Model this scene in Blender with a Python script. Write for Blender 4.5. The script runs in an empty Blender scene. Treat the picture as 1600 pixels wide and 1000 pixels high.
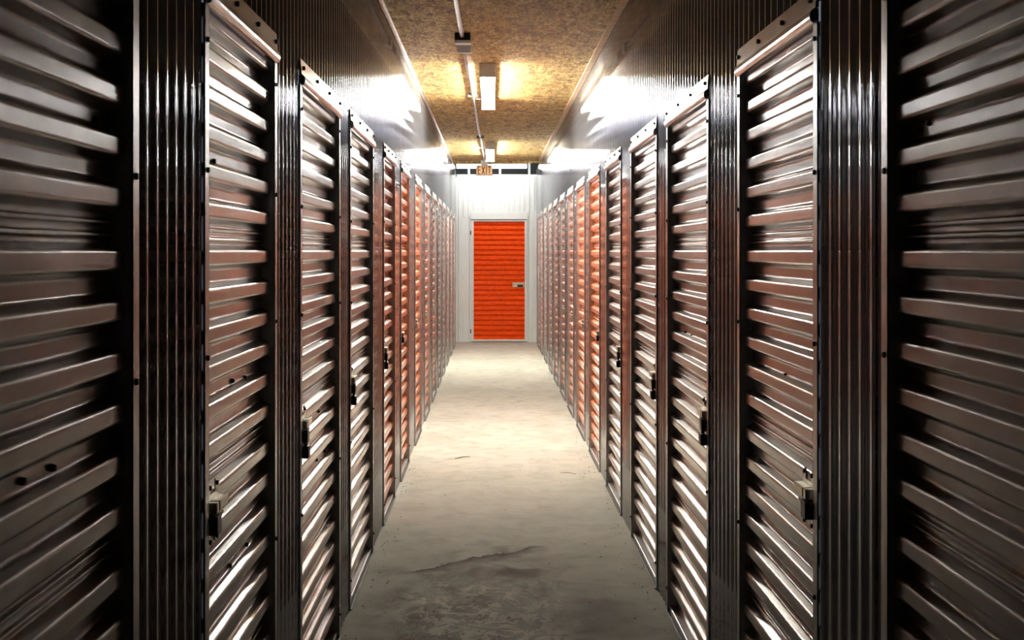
import bpy, bmesh, math, random
from mathutils import Vector, Matrix
random.seed(7)
S = bpy.context.scene
COL = S.collection
# ------------------------------------------------------------------ camera, world, exposure
CAMZ = 1.59
F = 2000.0                      # focal length in pixels of the 1600 wide frame
VPX, VPY = 769.0, 393.0
cd = bpy.data.cameras.new('camera'); cam = bpy.data.objects.new('camera', cd); COL.objects.link(cam)
cam.location = (0, 0, CAMZ); cam.rotation_euler = (math.pi / 2, 0, 0)
cd.sensor_width = 36; cd.lens = F / 1600 * 36
cd.shift_x = (800 - VPX) / 1600; cd.shift_y = -(500 - VPY) / 1600
cd.clip_start = 0.02; cd.clip_end = 100
S.camera = cam
w = bpy.data.worlds.new('world'); S.world = w; w.use_nodes = True
w.node_tree.nodes['Background'].inputs[0].default_value = (0.5, 0.55, 0.7, 1)
w.node_tree.nodes['Background'].inputs[1].default_value = 0.02
S.view_settings.view_transform = 'Standard'; S.view_settings.look = 'None'
S.view_settings.exposure = 3.7; S.view_settings.gamma = 1; S.view_settings.use_curve_mapping = False
TUBE = 18.0                     # emission of the corridor tubes
TUBE_END = 4.0

XL, XR = 0.63, 0.775            # wall planes left and right of the camera
ZC = CAMZ + 1.44                # ceiling
YEND = 22.5                     # end wall
YC = 20.35                      # end of the board ceiling
HEAD = 2.142                    # door opening top
def XW(side): return XL if side < 0 else XR

# ------------------------------------------------------------------ materials
def newmat(name):
    m = bpy.data.materials.new(name); m.use_nodes = True
    nt = m.node_tree; b = nt.nodes['Principled BSDF']
    return m, nt, b
def N(nt, t, **kw):
    n = nt.nodes.new(t)
    for k, v in kw.items(): setattr(n, k, v)
    return n
def L(nt, a, b): nt.links.new(a, b)
def coords(nt, scale=(1, 1, 1)):
    g = N(nt, 'ShaderNodeNewGeometry'); mp = N(nt, 'ShaderNodeMapping')
    mp.inputs['Scale'].default_value = scale
    L(nt, g.outputs['Position'], mp.inputs['Vector']); return mp.outputs['Vector']
def noise(nt, vec, scale, detail=3, rough=0.5, dist=0):
    n = N(nt, 'ShaderNodeTexNoise'); n.inputs['Scale'].default_value = scale
    n.inputs['Detail'].default_value = detail; n.inputs['Roughness'].default_value = rough
    n.inputs['Distortion'].default_value = dist; L(nt, vec, n.inputs['Vector']); return n.outputs['Fac']
def ramp(nt, fac, stops):
    r = N(nt, 'ShaderNodeValToRGB'); e = r.color_ramp.elements
    while len(e) < len(stops): e.new(0.5)
    for i, (p, c) in enumerate(stops): e[i].position = p; e[i].color = (c[0], c[1], c[2], 1)
    L(nt, fac, r.inputs['Fac']); return r.outputs['Color']
def mixc(nt, fac, a, b, mode='MIX'):
    m = N(nt, 'ShaderNodeMix', data_type='RGBA', blend_type=mode)
    if isinstance(fac, (int, float)): m.inputs[0].default_value = fac
    else: L(nt, fac, m.inputs[0])
    for s, v in ((m.inputs[6], a), (m.inputs[7], b)):
        if isinstance(v, tuple): s.default_value = (v[0], v[1], v[2], 1)
        else: L(nt, v, s)
    return m.outputs[2]
def mathn(nt, op, a, b=None, clamp=False):
    m = N(nt, 'ShaderNodeMath', operation=op); m.use_clamp = clamp
    for i, v in enumerate((a, b)):
        if v is None: continue
        if isinstance(v, (int, float)): m.inputs[i].default_value = v
        else: L(nt, v, m.inputs[i])
    return m.outputs[0]
def bump(nt, b, h, strength, dist=0.01):
    n = N(nt, 'ShaderNodeBump'); n.inputs['Strength'].default_value = strength; n.inputs['Distance'].default_value = dist
    L(nt, h, n.inputs['Height']); L(nt, n.outputs['Normal'], b.inputs['Normal'])

def metal(name, col, rough, metallic=1.0, wav=0.15, scale=(1.2, 1.2, 0.5), coat=0.0, var=0.12):
    m, nt, b = newmat(name)
    b.inputs['Metallic'].default_value = metallic
    b.inputs['Coat Weight'].default_value = coat; b.inputs['Coat Roughness'].default_value = 0.025
    v = coords(nt, scale)
    n1 = noise(nt, v, 9, 3)
    lo = tuple(c * (1 - var) for c in col); hi = tuple(min(1, c * (1 + var)) for c in col)
    L(nt, ramp(nt, n1, [(0.3, lo), (0.7, hi)]), b.inputs['Base Color'])
    v2 = coords(nt, (1, 1, 1)); n2 = noise(nt, v2, 60, 4, 0.6)
    mr = N(nt, 'ShaderNodeMapRange'); mr.inputs[3].default_value = rough * 0.8; mr.inputs[4].default_value = rough * 1.25
    L(nt, n2, mr.inputs[0]); L(nt, mr.outputs[0], b.inputs['Roughness'])
    if wav: bump(nt, b, n1, wav, 0.004)
    return m

def door_paint(name, col, spec=0.5, rough=0.30, metallic=0.0, coat=0.4):
    m, nt, b = newmat(name)
    b.inputs['Metallic'].default_value = metallic
    b.inputs['Specular IOR Level'].default_value = spec
    b.inputs['Coat Weight'].default_value = coat; b.inputs['Coat Roughness'].default_value = 0.17
    v = coords(nt, (1, 0.6, 1))
    n1 = noise(nt, v, 14, 4, 0.6)
    lo = tuple(c * 0.86 for c in col); hi = tuple(min(1, c * 1.12) for c in col)
    c1 = ramp(nt, n1, [(0.3, lo), (0.7, hi)])
    vs = coords(nt, (1, 0.35, 2.2)); sc = noise(nt, vs, 30, 5, 0.75)      # scuffs and dust along the slats
    c2 = mixc(nt, ramp(nt, sc, [(0.66, (0, 0, 0)), (0.9, (0.12, 0.12, 0.12))]), c1, (0.45, 0.38, 0.33))
    L(nt, c2, b.inputs['Base Color'])
    mr = N(nt, 'ShaderNodeMapRange'); mr.inputs[3].default_value = rough * 0.9; mr.inputs[4].default_value = rough * 1.12
    L(nt, noise(nt, coords(nt, (1, 0.5, 2)), 22, 4, 0.6), mr.inputs[0]); L(nt, mr.outputs[0], b.inputs['Roughness'])
    bump(nt, b, noise(nt, coords(nt, (0.5, 1.0, 3.0)), 7, 2), 0.03, 0.004)
    return m

M = {}
M['wall'] = metal('glossy_grey_corrugated_steel', (0.38, 0.385, 0.41), 0.035, 0.85, 0.0)
M['flash'] = metal('galvanised_flashing', (0.62, 0.61, 0.60), 0.24, 1.0, 0.15)
M['jamb'] = metal('galvanised_guide', (0.50, 0.49, 0.49), 0.32, 0.9, 0.1)
M['white'] = metal('white_painted_steel', (0.76, 0.80, 0.79), 0.35, 0.0, 0.05, var=0.02)
M['brown'] = door_paint('brown_door_tone', (0.38, 0.30, 0.265), 0.7, 0.42, 0.3, 1.0)
M['rust'] = door_paint('orange_brown_door_tone', (0.80, 0.25, 0.09), 0.6, 0.40, 0.15, 1.0)
M['orange'] = door_paint('bright_orange_door_paint', (0.90, 0.085, 0.001), 0.15, 0.5, 0, 0.05)
M['steel'] = metal('latch_steel', (0.60, 0.57, 0.48), 0.3, 1.0, 0)
M['black'] = metal('blackened_steel', (0.02, 0.02, 0.022), 0.4, 0.5, 0)
M['dark'] = metal('dark_screw', (0.05, 0.045, 0.04), 0.5, 0.6, 0)
M['lampwhite'] = metal('white_lamp_housing', (0.72, 0.72, 0.70), 0.4, 0, 0, var=0.02)
M['pipe'] = metal('conduit_steel', (0.36, 0.35, 0.35), 0.35, 1.0, 0)
M['grey'] = metal('grey_roof_sheet', (0.16, 0.17, 0.18), 0.5, 0.3, 0.1)
M['cream'] = metal('tan_sign_face', (0.78, 0.50, 0.27), 0.4, 0, 0, var=0.04)
M['redletter'] = metal('dark_red_letter', (0.16, 0.02, 0.012), 0.5, 0, 0)
M['wood'] = metal('pale_wood', (0.55, 0.42, 0.27), 0.7, 0, 0)

_b = M['cream'].node_tree.nodes['Principled BSDF']; _b.inputs['Emission Color'].default_value = (0.9, 0.5, 0.22, 1); _b.inputs['Emission Strength'].default_value = 0.025   # backlit sign face
def emis(name, col, s):
    m, nt, b = newmat(name); nt.nodes.remove(b)
    e = N(nt, 'ShaderNodeEmission'); e.inputs[0].default_value = (*col, 1); e.inputs[1].default_value = s
    L(nt, e.outputs[0], nt.nodes['Material Output'].inputs[0]); return m
M['tube'] = emis('lit_tube', (1.0, 0.97, 0.88), TUBE)
M['tube_end'] = emis('lit_end_tube', (1.0, 0.99, 0.95), TUBE_END)

def osb():
    m, nt, b = newmat('oriented_strand_board')
    va = coords(nt, (22, 5, 14)); vb = coords(nt, (13, 8, 20)); vc = coords(nt, (1, 1, 1))
    a = N(nt, 'ShaderNodeTexVoronoi'); a.inputs['Scale'].default_value = 1.6; L(nt, va, a.inputs['Vector'])
    c = N(nt, 'ShaderNodeTexVoronoi'); c.inputs['Scale'].default_value = 1.4; L(nt, vb, c.inputs['Vector'])
    sa = N(nt, 'ShaderNodeSeparateColor'); L(nt, a.outputs['Color'], sa.inputs[0])
    sc = N(nt, 'ShaderNodeSeparateColor'); L(nt, c.outputs['Color'], sc.inputs[0])
    sel = noise(nt, vc, 24, 2)
    mx = mathn(nt, 'GREATER_THAN', sel, 0.5)
    f = mathn(nt, 'ADD', mathn(nt, 'MULTIPLY', sa.outputs[0], mathn(nt, 'SUBTRACT', 1.0, mx)), mathn(nt, 'MULTIPLY', sc.outputs[1], mx))
    col = ramp(nt, f, [(0.0, (0.20, 0.10, 0.035)), (0.15, (0.36, 0.21, 0.065)), (0.5, (0.54, 0.37, 0.115)), (0.85, (0.66, 0.49, 0.16)), (1.0, (0.76, 0.62, 0.27))])
    fine = noise(nt, va, 3.0, 5, 0.7)
    col = mixc(nt, 0.75, col, ramp(nt, fine, [(0.38, (0.2, 0.17, 0.15)), (0.56, (1, 1, 1))]), 'MULTIPLY')
    L(nt, col, b.inputs['Base Color']); b.inputs['Roughness'].default_value = 0.62
    bump(nt, b, mathn(nt, 'ADD', f, fine), 0.5, 0.004)
    return m
M['osb'] = osb()

def concrete():
    m, nt, b = newmat('worn_concrete')
    p = coords(nt); sx = N(nt, 'ShaderNodeSeparateXYZ'); L(nt, p, sx.inputs[0]); X, Y = sx.outputs[0], sx.outputs[1]
    big = noise(nt, p, 1.6, 5, 0.6); med = noise(nt, p, 7, 6, 0.65, 0.4); fine = noise(nt, p, 70, 4, 0.7)
    col = ramp(nt, big, [(0.3, (0.45, 0.445, 0.375)), (0.55, (0.54, 0.535, 0.46)), (0.75, (0.60, 0.595, 0.52))])
    col = mixc(nt, 0.55, col, ramp(nt, med, [(0.3, (0.62, 0.58, 0.54)), (0.55, (1, 1, 1))]), 'MULTIPLY')
    col = mixc(nt, 0.35, col, ramp(nt, fine, [(0.3, (0.6, 0.6, 0.6)), (0.6, (1, 1, 1))]), 'MULTIPLY')
    def blob(cx, cy, rx, ry, soft=0.5, dist=0.7, dscale=4):
        n = N(nt, 'ShaderNodeTexNoise'); n.inputs['Scale'].default_value = dscale; n.inputs['Detail'].default_value = 5; L(nt, p, n.inputs['Vector'])
        d = mathn(nt, 'SQRT', mathn(nt, 'ADD', mathn(nt, 'POWER', mathn(nt, 'ABSOLUTE', mathn(nt, 'DIVIDE', mathn(nt, 'SUBTRACT', X, cx), rx)), 2.0),
                                     mathn(nt, 'POWER', mathn(nt, 'ABSOLUTE', mathn(nt, 'DIVIDE', mathn(nt, 'SUBTRACT', Y, cy), ry)), 2.0)))
        d = mathn(nt, 'ADD', d, mathn(nt, 'MULTIPLY', mathn(nt, 'SUBTRACT', n.outputs['Fac'], 0.5), dist * 2))
        mr = N(nt, 'ShaderNodeMapRange'); mr.inputs[1].default_value = 1 - soft; mr.inputs[2].default_value = 1.0
        mr.inputs[3].default_value = 1; mr.inputs[4].default_value = 0; L(nt, d, mr.inputs[0]); return mr.outputs[0]
    # brown damp stain patches in the worn foreground
    st = noise(nt, coords(nt, (1, 0.8, 1)), 4.5, 6, 0.65, 0.8)
    stm = mathn(nt, 'MULTIPLY', ramp(nt, st, [(0.44, (0, 0, 0)), (0.62, (1, 1, 1))]), blob(-0.02, 5.5, 0.62, 1.6, 0.4))
    col = mixc(nt, mathn(nt, 'MULTIPLY', stm, 0.65), col, (0.12, 0.075, 0.05))
    col = mixc(nt, mathn(nt, 'MULTIPLY', blob(0.48, 5.55, 0.24, 0.5, 0.6, 0.5), 0.45), col, (0.12, 0.085, 0.07))
    # pale chipped flecks and curling scrapes, with dark rims
    wv = N(nt, 'ShaderNodeTexNoise'); wv.inputs['Scale'].default_value = 11; wv.inputs['Detail'].default_value = 5
    wv.inputs['Roughness'].default_value = 0.6; wv.inputs['Distortion'].default_value = 1.6; L(nt, coords(nt, (1.0, 0.8, 1)), wv.inputs['Vector'])
    line = ramp(nt, wv.outputs['Fac'], [(0.50, (0, 0, 0)), (0.535, (1, 1, 1)), (0.56, (0.55, 0.55, 0.55)), (0.62, (1, 1, 1))])
    col = mixc(nt, mathn(nt, 'MULTIPLY', mathn(nt, 'MULTIPLY', line, blob(-0.05, 5.35, 0.44, 0.95, 0.5, 0.9, 5)), 0.7), col, (0.84, 0.80, 0.70))
    dl = ramp(nt, wv.outputs['Fac'], [(0.455, (0, 0, 0)), (0.485, (1, 1, 1)), (0.51, (0, 0, 0))])
    col = mixc(nt, mathn(nt, 'MULTIPLY', mathn(nt, 'MULTIPLY', dl, blob(-0.05, 5.5, 0.5, 1.15, 0.5, 0.8)), 0.65), col, (0.10, 0.07, 0.05))
    # the long rusty crack edge running slantwise
    wob = mathn(nt, 'MULTIPLY', mathn(nt, 'SUBTRACT', noise(nt, p, 6, 4), 0.5), 0.35)
    yl = mathn(nt, 'ADD', mathn(nt, 'ADD', mathn(nt, 'MULTIPLY', mathn(nt, 'ADD', X, 0.37), 0.78), 6.42), wob)
    dd = mathn(nt, 'SUBTRACT', yl, Y)
    mr = N(nt, 'ShaderNodeMapRange'); mr.inputs[1].default_value = 0.0; mr.inputs[2].default_value = 0.16; mr.inputs[3].default_value = 1; mr.inputs[4].default_value = 0
    L(nt, dd, mr.inputs[0])
    on = mathn(nt, 'MULTIPLY', mathn(nt, 'GREATER_THAN', dd, 0.0), mr.outputs[0])
    on = mathn(nt, 'MULTIPLY', on, blob(-0.06, 6.60, 0.42, 0.8, 0.3, 0.25))
    col = mixc(nt, mathn(nt, 'MULTIPLY', on, 1.0), col, (0.07, 0.035, 0.025))
    col = mixc(nt, mathn(nt, 'MULTIPLY', blob(0.14, 6.33, 0.16, 0.12, 0.5, 0.7, 9), 0.8), col, (0.09, 0.05, 0.035))
    # faint worn spots farther down the aisle
    fs = noise(nt, coords(nt, (0.8, 1.0, 1)), 3.2, 6, 0.7)
    col = mixc(nt, mathn(nt, 'MULTIPLY', ramp(nt, fs, [(0.54, (0, 0, 0)), (0.68, (1, 1, 1))]), 0.4), col, (0.20, 0.14, 0.10))
    L(nt, col, b.inputs['Base Color'])
    mr2 = N(nt, 'ShaderNodeMapRange'); mr2.inputs[3].default_value = 0.7; mr2.inputs[4].default_value = 0.95; b.inputs['Specular IOR Level'].default_value = 0.22; L(nt, med, mr2.inputs[0])
    L(nt, mr2.outputs[0], b.inputs['Roughness'])
    h = mathn(nt, 'ADD', mathn(nt, 'MULTIPLY', med, 1.0), mathn(nt, 'MULTIPLY', fine, 0.25))
    bump(nt, b, h, 0.25, 0.006)
    return m
M['floor'] = concrete()

# ------------------------------------------------------------------ mesh helpers
class MB:
    def __init__(s): s.v = []; s.f = []; s.sm = []
    def box(s, a, b):
        x0, x1 = sorted((a[0], b[0])); y0, y1 = sorted((a[1], b[1])); z0, z1 = sorted((a[2], b[2]))
        i = len(s.v)
        s.v += [(x0,y0,z0),(x1,y0,z0),(x1,y1,z0),(x0,y1,z0),(x0,y0,z1),(x1,y0,z1),(x1,y1,z1),(x0,y1,z1)]
        for q in ((0,3,2,1),(4,5,6,7),(0,1,5,4),(1,2,6,5),(2,3,7,6),(3,0,4,7)): s.f.append(tuple(i+k for k in q)); s.sm.append(False)
        return s
    def grid(s, rows, smooth=True, closed=False):
        i = len(s.v); n = len(rows[0])
        for r in rows: s.v += [tuple(p) for p in r]
        for a in range(len(rows) - 1):
            for k in range(n if closed else n - 1):
                k2 = (k + 1) % n
                s.f.append((i+a*n+k, i+a*n+k2, i+(a+1)*n+k2, i+(a+1)*n+k)); s.sm.append(smooth)
        return s
    def tube(s, pts, r, seg=10, caps=True):
        pts = [Vector(p) for p in pts]; rows = []
        up = None
        for k, p in enumerate(pts):
            d = (pts[min(k+1, len(pts)-1)] - pts[max(k-1, 0)]).normalized()
            if up is None: up = d.orthogonal().normalized()
            up = (up - d * up.dot(d)).normalized(); sd = d.cross(up)
            rr = r[k] if isinstance(r, (list, tuple)) else r
            rows.append([p + (up * math.cos(t) + sd * math.sin(t)) * rr for t in (2*math.pi*j/seg for j in range(seg))])
        i = len(s.v); s.grid(rows, True, True)
        if caps:
            s.f.append(tuple(i + j for j in reversed(range(seg)))); s.sm.append(False)
            e = i + (len(rows)-1) * seg; s.f.append(tuple(e + j for j in range(seg))); s.sm.append(False)
        return s
    def prism(s, poly, a0, a1, axis):
        """poly: list of 2D points in the plane across the axis (x->(y,z), y->(x,z), z->(x,y))"""
        def P(p, a): return {'x': (a, p[0], p[1]), 'y': (p[0], a, p[1]), 'z': (p[0], p[1], a)}[axis]
        i = len(s.v); n = len(poly)
        s.v += [P(p, a0) for p in poly] + [P(p, a1) for p in poly]
        for k in range(n): s.f.append((i+k, i+(k+1) % n, i+n+(k+1) % n, i+n+k)); s.sm.append(False)
        s.f.append(tuple(i+k for k in reversed(range(n)))); s.f.append(tuple(i+n+k for k in range(n))); s.sm += [False, False]
        return s
    def build(s, name, mat, parent=None, bevel=0, fix=True):
        me = bpy.data.meshes.new(name); me.from_pydata(s.v, [], s.f); me.update()
        me.polygons.foreach_set('use_smooth', s.sm)
        if fix:
            bm = bmesh.new(); bm.from_mesh(me); bmesh.ops.recalc_face_normals(bm, faces=bm.faces); bm.to_mesh(me); bm.free()
        me.materials.append(mat)
        o = bpy.data.objects.new(name, me); COL.objects.link(o)
        if parent is not None:
            o.parent = parent
            if parent.type == 'EMPTY': o.matrix_parent_inverse = Matrix.Translation(parent.location).inverted()
        if bevel:
            b = o.modifiers.new('bevel', 'BEVEL'); b.width = bevel; b.segments = 2; b.limit_method = 'ANGLE'
        return o
def thing(name, loc, label, cat, group=None, kind=None):
    o = bpy.data.objects.new(name, None); COL.objects.link(o); o.location = loc; o.empty_display_size = 0.1
    tag(o, label, cat, group, kind); return o
def tag(o, label, cat, group=None, kind=None):
    o['label'] = label; o['category'] = cat
    if group: o['group'] = group
    if kind: o['kind'] = kind
    return o
def struct(o): o['kind'] = 'structure'; return o

# ------------------------------------------------------------------ door positions (distance along the aisle)
P = 1.503
LEFT = [(0.98, 1.585), (1.995, 2.59), (2.96, 3.53), (3.98, 4.58), (5.00, 5.58), (6.00, 6.50), (7.02, 7.56), (8.03, 8.58),
        (9.03, 9.62), (10.02, 10.60), (11.0, 11.55), (12.0, 12.6), (13.0, 13.6), (14.0, 14.55)]
def n2y(side, n): return n * P
def fromx(px, side):   # distance of a pixel column seen on the wall plane
    return F * XW(side) / abs(px - VPX)
LX = [(None, 205), (325, 428), (471, 529), (548, 582), (600, 616.5), (627, 639), (649, 658), (664.5, 671), (675.5, 682), (684.5, 690),
      (691.5, 696), (698, 702), (704, 707), (708.6, 711)]
RX = [(None, 1389), (1272, 1157), (1105, 1044), (1025, 987), (969.5, 948), (936.5, 921), (913, 901.5), (894.5, 888), (882.5, 875.5), (871.5, 865.5),
      (862.5, 857.5), (854.5, 850), (848, 844.5), (843.3, 840.8)]
def openings(side):
    out = []
    for k, (a, b) in enumerate(LX if side < 0 else RX):
        if k < 7:
            y1 = fromx(b, side); y0 = fromx(a, side) if a else y1 - 0.93
        else:
            y0 = P * (k + 1 - (0.02 if side > 0 else -0.0)); y1 = y0 + 0.86
            d = fromx((a + b) / 2, side) - (y0 + y1) / 2
            d = max(-0.25, min(0.25, d)); y0 += d; y1 += d
        out.append((y0, y1))
    y0 = out[0][0]
    return [(y0 - P, y0 - P + 0.93)] + out       # one more beside the camera
OPEN = {-1: openings(-1), 1: openings(1)}

# ------------------------------------------------------------------ room shell
fl = MB().grid([[(-1.6, y, 0), (1.8, y, 0)] for y in (-4, YEND + 2.5)], False).build('floor', M['floor']); struct(fl)
ce = MB()
yy = [-4.0, -1.35, 1.09, 3.53, 5.97, 8.41, 10.85, 13.29, 15.73, 18.17, YC]
for a, b in zip(yy, yy[1:]): ce.box((-1.2, a + 0.0015, ZC), (1.4, b - 0.0015, ZC + 0.012))
ce.box((-1.2, -4, ZC + 0.0125), (1.4, YC, ZC + 0.03))
struct(ce.build('ceiling', M['osb']))
def round_profile(pts, r=0.0060, seg=6):
    """soften the corners of an open polyline of (depth, z)"""
    out = [pts[0]]
    for i in range(1, len(pts) - 1):
        p = Vector(pts[i]); a = Vector(pts[i-1]) - p; b = Vector(pts[i+1]) - p
        rr = min(r, a.length * 0.45, b.length * 0.45)
        a = p + a.normalized() * rr; b = p + b.normalized() * rr
        for k in range(seg + 1):
            t = k / seg; q = a * (1-t)**2 + p * 2*t*(1-t) + b * t*t; out.append((q.x, q.y))
    out.append(pts[-1]); return out
RIB, AMP, SEG = 0.0755, 0.0046, 16      # corrugation pitch, half depth, facets
def wall(side):
    mb = MB(); X = XW(side)
    ops = OPEN[side][1:]        # the entry beside the camera stays closed wall
    def panel(y0, y1, z0, z1, ph0=0.0):
        n = max(1, round((y1 - y0) / RIB))
        rows = []
        for k in range(n * SEG + 1):
            y = y0 + (y1 - y0) * k / (n * SEG); d = 0.004 + AMP * (1 + math.cos(2 * math.pi * k / SEG))
            rows.append([(side * (X + d), y, z0), (side * (X + d), y, z1)])
        mb.grid(rows, True)
    prev = -4.0
    for (a, b) in ops:
        panel(prev + 0.01, a - 0.012, 0.0, ZC - 0.002)
        panel(a - 0.012, b + 0.010, HEAD + 0.05, ZC - 0.002)
        prev = b
    panel(prev + 0.01, YEND, 0.0, ZC - 0.002)
    return struct(mb.build('wall_left' if side < 0 else 'wall_right', M['wall'], fix=False))
wall(-1); wall(1)

# end wall : white corrugated sheet with an opening
DX0, DX1 = -0.325, 0.572
mb = MB()
def cpanel(mb, x0, x1, z0, z1, y, pitch=0.085, amp=0.013):
    n = max(1, round((x1 - x0) / pitch)); rows = []
    prof = [(0, 0), (0.18, 0), (0.26, 1), (0.74, 1), (0.82, 0)]
    for k in range(n):
        for (t, d) in prof: x = x0 + (k + t) * (x1 - x0) / n; rows.append([(x, y + d * amp, z0), (x, y + d * amp, z1)])
    rows.append([(x1, y, z0), (x1, y, z1)]); mb.grid(rows, False)
WT = CAMZ + 1.355
cpanel(mb, -0.75, 0.90, HEAD + 0.06, WT, YEND)
cpanel(mb, -0.75, DX0 - 0.035, 0, HEAD + 0.06, YEND, 0.17)
cpanel(mb, DX1 + 0.035, 0.90, 0, HEAD + 0.06, YEND, 0.17)
ew = struct(mb.build('wall_end', M['white'], fix=False))
struct(MB().box((-0.75, YEND - 0.012, WT - 0.045), (0.9, YEND + 0.06, WT)).build('trim_1', M['white'], bevel=0.003))   # cap of the end wall
mb = MB().box((DX1 + 0.13, YEND - 0.02, 0), (XR + 0.01, YEND + 0.0, HEAD + 0.16)); struct(mb.build('trim_2', M['white'], bevel=0.004))
struct(MB().box((-XL - 0.01, YEND - 0.012, 0), (-XL + 0.022, YEND + 0.0, WT)).build('trim_3', M['white'], bevel=0.004))
# white studs over the end wall
for i, x in enumerate((-0.41, 0.14, 0.655)):
    struct(MB().box((x - 0.02, YEND + 0.10, WT - 0.1), (x + 0.02, YEND + 0.14, 3.75)).build('trim_%d' % (4 + i), M['white']))
# dark roof space beyond the board ceiling
struct(MB().box((-3, YC - 0.6, 3.75), (3, 26, 3.8)).build('ceiling_roof', M['grey']))
struct(MB().box((-3, 24.9, 0), (3, 25.0, 3.8)).build('wall_far', M['grey']))
for sd, nm in ((-1, 'wall_side_left'), (1, 'wall_side_right')):
    struct(MB().box((sd * 2.95, YC, 0), (sd * 3.0, 25, 3.8)).build(nm, M['grey']))
struct(MB().box((-1.2, YC, ZC - 0.035), (1.4, YC + 0.035, ZC + 0.10)).build('beam', M['osb']))
struct(MB().box((-1.2, -4.1, 0), (1.4, -4.0, ZC)).build('wall_back', M['grey']))
# ceiling edge trims
t = MB().box((XR - 0.040, -4, ZC - 0.010), (XR + 0.003, YC, ZC - 0.0005)); struct(t.build('trim_7', M['wood']))
t = MB().box((-XL - 0.003, -4, ZC - 0.012), (-XL + 0.012, YC, ZC - 0.0005)); struct(t.build('trim_8', M['flash']))
t = MB().box((-XL - 0.002, -4, ZC - 0.05), (-XL + 0.001, YC, ZC - 0.012)); struct(t.build('trim_9', M['flash']))

# ------------------------------------------------------------------ roll-up doors
FRONT, BACK, SP = 0.012, 0.038, 0.0885
def slat_profile(ztop, seams=(1.63, 1.083, 0.536), sl=0.0125, hr=0.033):
    """list of (depth, z) from floor to top; the seams are wide valleys with two small ribs"""
    pts = [(BACK, 0.012)]
    def ridge(zc):
        pts.extend([(BACK, zc - hr/2 - sl), (FRONT, zc - hr/2), (FRONT, zc + hr/2), (BACK, zc + hr/2 + sl)])
    def seam(zc):
        for q in (-0.012, 0.010):
            pts.extend([(BACK, zc + q - 0.006), (BACK - 0.009, zc + q - 0.002), (BACK - 0.009, zc + q + 0.003), (BACK, zc + q + 0.006)])
    centers = []
    base = seams[0] if seams else 1.66
    G = 0.054
    if seams:
        cyc = 2 * G + 5 * SP
        z0 = seams[0]
        for c in range(-3, 2):
            s0 = z0 + c * cyc
            centers.append((s0, 's'))
            for k in range(6): centers.append((s0 + G + k * SP, 'r'))
    else:
        k = 0
        while 0.055 + k * SP < ztop: centers.append((0.055 + k * SP, 'r')); k += 1
    centers.sort()
    for zc, t in centers:
        if zc < 0.05 or zc > ztop - 0.03: continue
        ridge(zc) if t == 'r' else seam(zc)
    pts.append((BACK, ztop))
    return round_profile(pts)
PROF = slat_profile(HEAD + 0.02)
PROF_END = slat_profile(HEAD + 0.0, seams=None, sl=0.017, hr=0.040)

def latch(side, yn, z, root, far=False):
    """slide bolt near the camera-side edge of a door"""
    X = XW(side) + FRONT
    def bx(u0, u1, w0, w1, z0, z1): return ((side * (X - w0), yn + u0, z0), (side * (X - w1), yn + u1, z1))
    mb = MB()
    mb.box(*bx(0.035, 0.150, 0.0002, 0.003, z - 0.050, z + 0.038))
    for u in (0.045, 0.118): mb.box(*bx(u, u + 0.020, 0.0002, 0.003, z + 0.038, z + 0.066)); mb.box(*bx(u, u + 0.020, 0.0002, 0.003, z - 0.078, z - 0.05))
    pl = mb.build('latch', M['steel'], root, 0.001)
    hb = MB().box(*bx(0.062, 0.150, 0.003, 0.026, z + 0.002, z + 0.026)); hb.box(*bx(0.030, 0.052, 0.003, 0.026, z + 0.002, z + 0.026))
    hb.box(*bx(0.0545, 0.0595, 0.003, 0.024, z + 0.004, z + 0.024))
    h = hb.build('slide_housing', M['steel'], pl, 0.002)
    rd = MB().tube([(side * (X - 0.013), yn - 0.006, z - 0.010), (side * (X - 0.013), yn + 0.125, z - 0.010)], 0.008, 10)
    rd.box(*bx(0.018, 0.060, 0.002, 0.030, z - 0.045, z - 0.003))
    r = rd.build('slide_bolt', M['steel' if far else 'black'], pl, 0.001)
    for u in (0.055, 0.128):
        for dz in (0.055, -0.068): MB().tube([(side * (X - 0.003), yn + u, z + dz), (side * (X - 0.008), yn + u, z + dz)], 0.0055, 8).build('screw', M['dark'], pl)

def padlock(side, yn, z, label, swing=0.25):
    X = XW(side) + FRONT - 0.022
    c = (side * X, yn + 0.035, z - 0.040)
    r = thing('padlock', c, label, 'padlock', 'padlocks hanging from the door latches')
    pts = [(side * X, yn + 0.035 + 0.013 * math.cos(a) , z - 0.050 + 0.018 + 0.016 * math.sin(a)) for a in [math.pi * k / 10 for k in range(11)]]
    pts = [(pts[0][0], pts[0][1], z - 0.052)] + pts + [(pts[-1][0], pts[-1][1], z - 0.052)]
    MB().tube(pts, 0.0042, 8).build('shackle', M['black'], r)
    b = MB().box((side * (X - 0.012), yn + 0.010, z - 0.092), (side * (X + 0.010), yn + 0.060, z - 0.050))
    b.build('lock_body', M['black'], r, 0.005)
    return r

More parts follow.
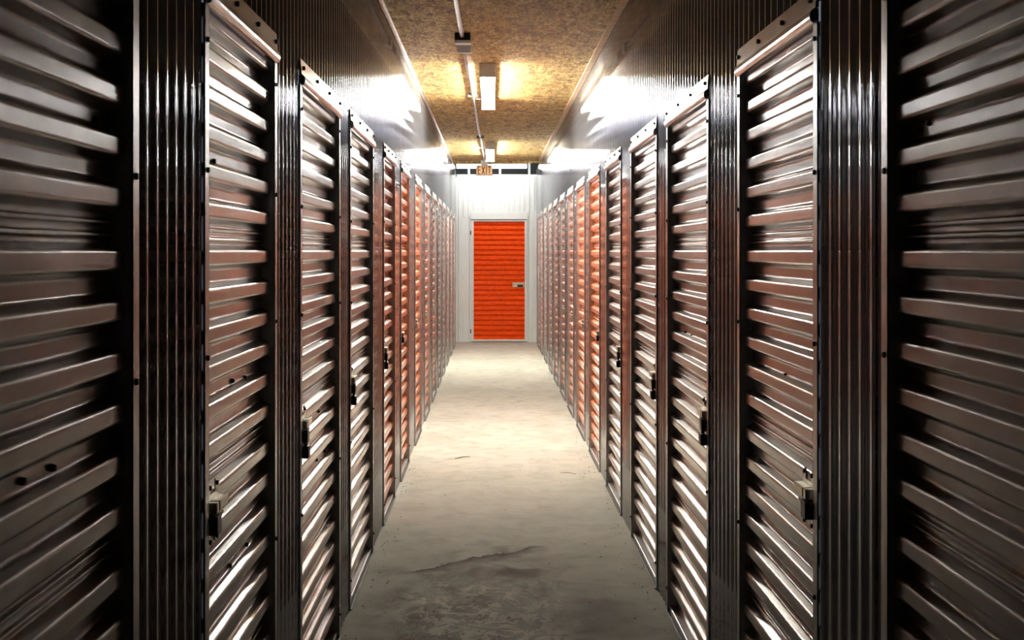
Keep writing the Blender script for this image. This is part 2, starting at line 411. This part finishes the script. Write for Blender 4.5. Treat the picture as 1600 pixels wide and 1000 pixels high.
def rollup(side, idx, mat, label, latched=True, bolts=()):
    y0, y1 = OPEN[side][idx]; X = XW(side)
    r = thing('roll_up_door', (side * X, (y0 + y1) / 2, 0), label, 'door', 'roll-up doors along the %s wall' % ('left' if side < 0 else 'right'), 'thing')
    ys = [y0 - 0.01 + (y1 - y0 + 0.02) * k / 3 for k in range(4)]
    MB().grid([[(side * (X + d), y, z) for (d, z) in PROF] for y in ys], False).build('curtain', mat, r, fix=False)
    # the guides: a flange on the wall and a channel that swallows the curtain edge
    for (ya, s) in ((y0, -1), (y1, 1)):
        g = MB()
        g.box((side * (X - 0.003), ya, 0.0), (side * (X + 0.0005), ya + s * 0.040, HEAD + 0.0))
        g.box((side * (X - 0.003), ya, 0.0), (side * (X + 0.075), ya + s * 0.004, HEAD + 0.0))
        go = g.build('guide', M['jamb'], r, 0.0008)
        for z in (0.12, 0.75, 1.36, 1.75, 2.08) if idx < 7 else ():
            zz = z + random.uniform(-0.03, 0.03)
            MB().tube([(side * (X - 0.003), ya + s * 0.018, zz), (side * (X - 0.008), ya + s * 0.018, zz)], [0.0065, 0.005], 8).build('screw', M['dark'], go)
    # header flashing with a rolled lower lip
    def hp(dz): return HEAD + dz
    h = MB().prism([(side * (X - 0.006), hp(0.030)), (side * (X - 0.002), hp(0.082)), (side * (X + 0.003), hp(0.082)), (side * (X + 0.003), hp(0.030))], y0 - 0.035, y1 + 0.035, 'y')
    ho = h.build('header', M['flash'], r, 0.001)
    lp = []
    for k in range(9):
        a = -math.pi / 2 + math.pi * k / 8
        lp.append((side * (X - 0.004 - 0.012 * math.cos(a)), hp(0.012) + 0.018 * math.sin(a)))
    lp += [(side * (X + 0.006), hp(0.030)), (side * (X + 0.006), hp(-0.006))]
    li = MB().prism(lp, y0 - 0.02, y1 + 0.02, 'y').build('header_lip', M['flash'], ho)
    yb = y0 + 0.02
    while yb < y1 + 0.03 and idx < 8:
        MB().tube([(side * (X - 0.003), yb, hp(0.056)), (side * (X - 0.010), yb, hp(0.056))], [0.008, 0.006], 8).build('screw', M['dark'], ho); yb += (y1 - y0) / 3.02
    # bottom bar
    MB().box((side * (X + 0.006), y0 + 0.006, 0.002), (side * (X + 0.040), y1 - 0.006, 0.030)).build('bottom_bar', M['jamb'], r, 0.003)
    MB().box((side * (X - 0.008), y0 - 0.03, 0.0), (side * (X + 0.004), y1 + 0.03, 0.006)).build('threshold', M['dark'], r, 0.002)
    if latched: latch(side, y0, 1.0 if side < 0 else 0.985, r, idx > 6)
    for (dy, dz, dep) in bolts:
        MB().tube([(side * (X + dep + 0.001), dy, dz), (side * (X + dep - 0.007), dy, dz)], [0.0065, 0.005], 8).build('bolt', M['dark'], r)
    return r
def at(px, py, side, depth):     # wall point under a pixel, for the small fittings
    x = XW(side) + depth; y = F * x / abs(px - VPX); return (y, CAMZ - (py - VPY) * y / F, depth)

ORD = ['', 'nearest', 'second', 'third', 'fourth', 'fifth', 'sixth', 'seventh', 'eighth', 'ninth', 'tenth', 'eleventh', 'twelfth', 'thirteenth', 'fourteenth']
tone = {-1: ['brown', 'brown', 'brown', 'brown', 'rust', 'rust', 'rust', 'rust', 'rust', 'brown', 'brown', 'brown', 'rust', 'rust'],  # base colour set door by door
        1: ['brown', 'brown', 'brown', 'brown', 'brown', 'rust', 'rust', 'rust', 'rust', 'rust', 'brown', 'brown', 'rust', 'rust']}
extra = {(-1, 1): ', cut off by the frame edge', (-1, 2): ', dark slide bolt', (-1, 3): ', black padlock hanging',
         (-1, 4): ', small black padlock', (1, 1): ', with stained bolt holes',
         (1, 2): ', cream slide bolt', (1, 3): ', pale latch'}
bolts = {(-1, 1): [(at(146, 188, -1, BACK)), (at(33, 752, -1, BACK)), (at(80, 731, -1, BACK))],
         (-1, 2): [at(402, 272, -1, BACK), at(333, 252, -1, BACK), at(362, 595, -1, BACK), at(381, 590, -1, BACK), at(384, 851, -1, BACK), at(358, 884, -1, BACK)],
         (-1, 3): [at(497, 643, -1, BACK), at(483, 652, -1, BACK), at(506, 705, -1, BACK), at(494, 719, -1, BACK)],
         (1, 1): [at(1440, 203, 1, BACK), at(1453, 192, 1, BACK), at(1433, 272, 1, BACK), at(1504, 640, 1, BACK), at(1520, 638, 1, BACK), at(1505, 726, 1, BACK), at(1571, 755, 1, BACK)],
         (1, 2): [at(1261, 241, 1, BACK), at(1181, 266, 1, BACK), at(1207, 580, 1, BACK), at(1229, 586, 1, BACK), at(1206, 844, 1, BACK), at(1232, 866, 1, BACK)],
         (1, 3): [at(1072, 519, 1, BACK), at(1082, 524, 1, BACK), at(1072, 703, 1, BACK), at(1085, 716, 1, BACK)]}
for side in (-1, 1):
    sn = 'left' if side < 0 else 'right'
    for k in range(1, 15):
        tn = tone[side][k - 1]
        cn = {'brown': 'brown slatted', 'rust': 'orange-brown slatted'}[tn]
        if k == 14: pos = 'the farthest on the %s wall, beside the white end wall' % sn
        else: pos = '%s from the camera, %s wall' % (ORD[k], sn)
        if k == 1: pos = 'nearest the camera, %s wall' % sn
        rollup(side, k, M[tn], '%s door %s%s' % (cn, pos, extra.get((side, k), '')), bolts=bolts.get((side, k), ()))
padlock(-1, OPEN[-1][3][0], 1.0 - 0.005, 'black padlock hanging from the latch of the third door on the left wall')
padlock(-1, OPEN[-1][4][0], 1.0 - 0.005, 'black padlock on the fourth door of the left wall')
padlock(-1, OPEN[-1][5][0], 1.0 - 0.005, 'small black padlock on the fifth door of the left wall')
padlock(1, OPEN[1][3][0], 0.98, 'dark padlock on the third door of the right wall')
padlock(1, OPEN[1][4][0], 0.98, 'dark padlock on the fourth door of the right wall')
padlock(1, OPEN[1][5][0], 0.98, 'tiny dark padlock on the fifth door of the right wall')

# ------------------------------------------------------------------ the orange door in the end wall
r = thing('roll_up_door', ((DX0 + DX1) / 2, YEND, 0), 'bright orange roll-up door in the white wall at the end of the aisle', 'door', None, 'thing')
MB().grid([[(x, YEND + d + 0.0, z) for (d, z) in PROF_END] for x in (DX0 - 0.01, DX1 + 0.01)], False).build('curtain', M['orange'], r, fix=False)
MB().box((DX0 - 0.040, YEND - 0.014, 0), (DX0, YEND + 0.06, HEAD)).build('guide', M['white'], r, 0.002)
MB().box((DX1, YEND - 0.014, 0), (DX1 + 0.040, YEND + 0.06, HEAD)).build('guide', M['white'], r, 0.002)
MB().box((DX0 - 0.075, YEND - 0.016, HEAD - 0.022), (DX1 + 0.055, YEND + 0.02, HEAD + 0.0)).build('header', M['white'], r, 0.002)
MB().box((DX0 - 0.05, YEND - 0.013, HEAD + 0.012), (DX1 + 0.06, YEND + 0.02, HEAD + 0.15)).build('header', M['white'], r, 0.002)
MB().box((DX0 - 0.05, YEND - 0.020, HEAD + 0.0), (DX1 + 0.04, YEND + 0.02, HEAD + 0.012)).build('header_gap', M['dark'], r)
MB().box((DX0, YEND - 0.01, 0.010), (DX1, YEND + 0.04, 0.045)).build('bottom_bar', M['white'], r, 0.002)
MB().box((DX0 - 0.04, YEND - 0.02, 0.0), (DX1 + 0.04, YEND + 0.04, 0.010)).build('threshold', M['dark'], r)
for z in (0.19, 1.92): MB().tube([(DX0 - 0.052, YEND - 0.012, z - 0.035), (DX0 - 0.052, YEND - 0.012, z + 0.035)], 0.009, 8).build('hinge_pin', M['dark'], r)
lp = MB().box((DX1 - 0.215, YEND + FRONT - 0.004, 0.965), (DX1 - 0.005, YEND + FRONT, 1.045)).build('latch', M['steel'], r, 0.001)
h = MB().box((DX1 - 0.21, YEND + FRONT - 0.03, 1.01), (DX1 - 0.09, YEND + FRONT - 0.004, 1.04)).box((DX1 - 0.06, YEND + FRONT - 0.03, 1.01), (DX1 - 0.02, YEND + FRONT - 0.004, 1.04)).build('slide_housing', M['steel'], lp, 0.003)
h = MB().box((DX1 - 0.13, YEND + FRONT - 0.028, 0.97), (DX1 - 0.03, YEND + FRONT - 0.004, 1.005)).build('slide_bolt', M['black'], lp, 0.002)

# ------------------------------------------------------------------ lamps
def strip_lamp(x, ya, yb, label):
    r = thing('fluorescent_light', (x, (ya + yb) / 2, ZC), label, 'lamp', 'strip lights along the ceiling')
    MB().prism([(x - 0.056, ZC), (x - 0.063, ZC - 0.054), (x - 0.059, ZC - 0.062), (x + 0.059, ZC - 0.062), (x + 0.063, ZC - 0.054), (x + 0.056, ZC)], ya - 0.02, yb + 0.02, 'y').build('housing', M['lampwhite'], r, 0.002)
    for ye in (ya - 0.012, yb):
        MB().box((x - 0.064, ye, ZC - 0.106), (x + 0.064, ye + 0.012, ZC)).build('end_plate', M['lampwhite'], r, 0.002)
    ym = (ya + yb) / 2
    MB().box((x - 0.046, ym - 0.02, ZC - 0.095), (x + 0.046, ym + 0.02, ZC - 0.060)).build('tube_holder', M['lampwhite'], r, 0.002)
    for s in (-1, 1):
        for a, b in ((ya + 0.01, ym - 0.005), (ym + 0.005, yb - 0.01)):
            MB().tube([(x + s * 0.026, a, ZC - 0.083), (x + s * 0.026, b, ZC - 0.083)], 0.019, 12).build('lamp_tube', M['tube'], r)
    return r
strip_lamp(-0.036, 9.80, 12.05, 'white strip light on the board ceiling, nearest of the two lengthwise lamps')
strip_lamp(-0.030, 16.75, 19.0, 'white strip light on the board ceiling, farther one just before the EXIT sign')
YT = YEND - 0.6; ze = CAMZ + 133 * YT / F
r = thing('fluorescent_light', (0, YT, ze), 'glowing tube light across the aisle above the white end wall', 'lamp')
MB().box((-0.62, YT - 0.05, ze + 0.034), (0.60, YT + 0.05, ze + 0.085)).build('housing', M['lampwhite'], r, 0.004)
MB().tube([(-0.605, YT, ze), (0.585, YT, ze)], 0.030, 14).build('lamp_tube', M['tube_end'], r)
for s in (-0.618, 0.586): MB().box((s, YT - 0.03, ze - 0.03), (s + 0.012, YT + 0.03, ze + 0.034)).build('tube_holder', M['lampwhite'], r)
for s in (-0.4, 0.4): MB().tube([(s, YT, ze + 0.085), (s, YT, 3.75)], 0.006, 6).build('hanger', M['pipe'], r)

# ------------------------------------------------------------------ conduit, boxes, sign
def cx(y): return -0.205 + (y - 7.3) * 0.0066
r = thing('conduit', (cx(0), 0, ZC - 0.02), 'thin metal conduit pipe running lengthwise under the board ceiling', 'pipe')
MB().tube([(cx(y), y, ZC - 0.020) for y in (-3.9, 0, 4, 8.42)], 0.014, 10).build('pipe', M['pipe'], r)
MB().tube([(cx(y), y, ZC - 0.020 - (0.006 if y in (12, 14.5, 18) else 0)) for y in (9.0, 10.5, 12, 13, 14.5, 16, 18, 19.9)], 0.011, 10).build('pipe', M['pipe'], r)
for y in (11.6, 15.9, 17.5):
    MB().box((cx(y) - 0.045, y - 0.012, ZC - 0.038), (cx(y) + 0.045, y + 0.012, ZC - 0.0005)).build('pipe_strap', M['pipe'], r, 0.003)
MB().tube([(cx(11.9), 11.9, ZC - 0.02), (-0.106, 11.9, ZC - 0.02)], 0.009, 8).build('branch_pipe', M['pipe'], r)
r = thing('junction_box', (cx(8.8), 8.8, ZC), 'small square metal junction box on the ceiling conduit', 'junction box')
bxm = MB().box((cx(8.8) - 0.052, 8.42, ZC - 0.050), (cx(8.8) + 0.052, 8.50, ZC)).box((cx(8.8) - 0.045, 8.60, ZC - 0.050), (cx(8.8) + 0.045, 8.95, ZC)).build('box_body', M['dark'], r, 0.003)
MB().box((cx(8.8) - 0.054, 8.50, ZC - 0.054), (cx(8.8) + 0.054, 8.60, ZC)).build('box_collar', M['lampwhite'], r, 0.003)
MB().box((cx(8.8) - 0.050, 8.95, ZC - 0.048), (cx(8.8) + 0.050, 9.0, ZC)).build('box_collar', M['lampwhite'], r, 0.003)

YS = 20.25; sx0, sx1 = (744 - VPX) * YS / F, (769.5 - VPX) * YS / F
sz1 = CAMZ + (VPY - 258) * YS / F; sz0 = CAMZ + (VPY - 274) * YS / F
r = thing('exit_sign', ((sx0 + sx1) / 2, YS, sz1), 'small tan EXIT sign with dark red letters hanging at the ceiling edge', 'sign')
MB().box((sx0, YS, sz0), (sx1, YS + 0.05, sz1)).build('sign_body', M['dark'], r, 0.003)
MB().box((sx0 + 0.004, YS - 0.004, sz0 + 0.008), (sx1 - 0.004, YS, sz1 - 0.005)).build('sign_face', M['cream'], r)
MB().box((sx0 + 0.07, YS, sz1), (sx1 - 0.07, YS + 0.05, ZC)).build('sign_canopy', M['lampwhite'], r, 0.003)
# letters as solid strokes
lm = MB(); H = (sz1 - sz0) * 0.78; zb = sz0 + (sz1 - sz0) * 0.11; yf0, yf1 = YS - 0.008, YS - 0.004; Wd = sx1 - sx0
def bar(x0, x1, z0, z1): lm.box((x0, yf0, z0), (x1, yf1, z1))
def diag(xa, za, xb, zb_, t): lm.prism([(xa - t, za), (xa + t, za), (xb + t, zb_), (xb - t, zb_)], yf0, yf1, 'y')
st = 0.013; lw = Wd * 0.17; g0 = sx0 + Wd * 0.10
bar(g0, g0 + st, zb, zb + H)
for q in (0, 0.5, 1): bar(g0, g0 + lw, zb + (H - st) * q, zb + (H - st) * q + st)
g1 = sx0 + Wd * 0.33; diag(g1 + 0.006, zb, g1 + lw + 0.002, zb + H, st * 0.6); diag(g1 + lw + 0.002, zb, g1 + 0.006, zb + H, st * 0.6)
g2 = sx0 + Wd * 0.60; bar(g2, g2 + st, zb, zb + H)
g3 = sx0 + Wd * 0.73; bar(g3 + lw / 2 - st / 2, g3 + lw / 2 + st / 2, zb, zb + H); bar(g3, g3 + lw, zb + H - st, zb + H)
lm.build('letters', M['redletter'], r)

# ------------------------------------------------------------------ bits on the floor
def fl_at(px, py): y = F * CAMZ / (py - VPY); return ((px - VPX) * y / F, y)
for (a, b, lab) in (((876, 739), (900, 741), 'thin pale wood sliver on the concrete near the right doors'), ((711, 717), (734, 714), 'thin dark sliver on the concrete near the left doors')):
    p, q = fl_at(*a), fl_at(*b); mid = ((p[0] + q[0]) / 2, (p[1] + q[1]) / 2 + 0.02)
    o = MB().tube([(p[0], p[1], 0.003), (mid[0], mid[1], 0.004), (q[0], q[1], 0.003)], [0.002, 0.003, 0.0015], 6).build('wood_sliver', M['wood' if a[0] > 800 else 'dark'])
    tag(o, lab, 'debris')
g = MB()
for k in range(240):
    y = random.uniform(4.9, 9.5) if k % 3 else random.uniform(9, 18); s = random.choice((-1, 1))
    u = abs(random.gauss(0, 0.07)) if k % 4 else random.uniform(0, 0.7)
    x = s * (XW(s) - 0.02 - u); q = random.uniform(0.0015, 0.0045)
    g.tube([(x, y, 0), (x + q * 0.3, y, q)], [q, q * 0.6], 5)
o = g.build('grit', M['dark']); tag(o, 'dark grit and crumbs scattered along the edges of the concrete floor', 'grit', None, 'stuff')
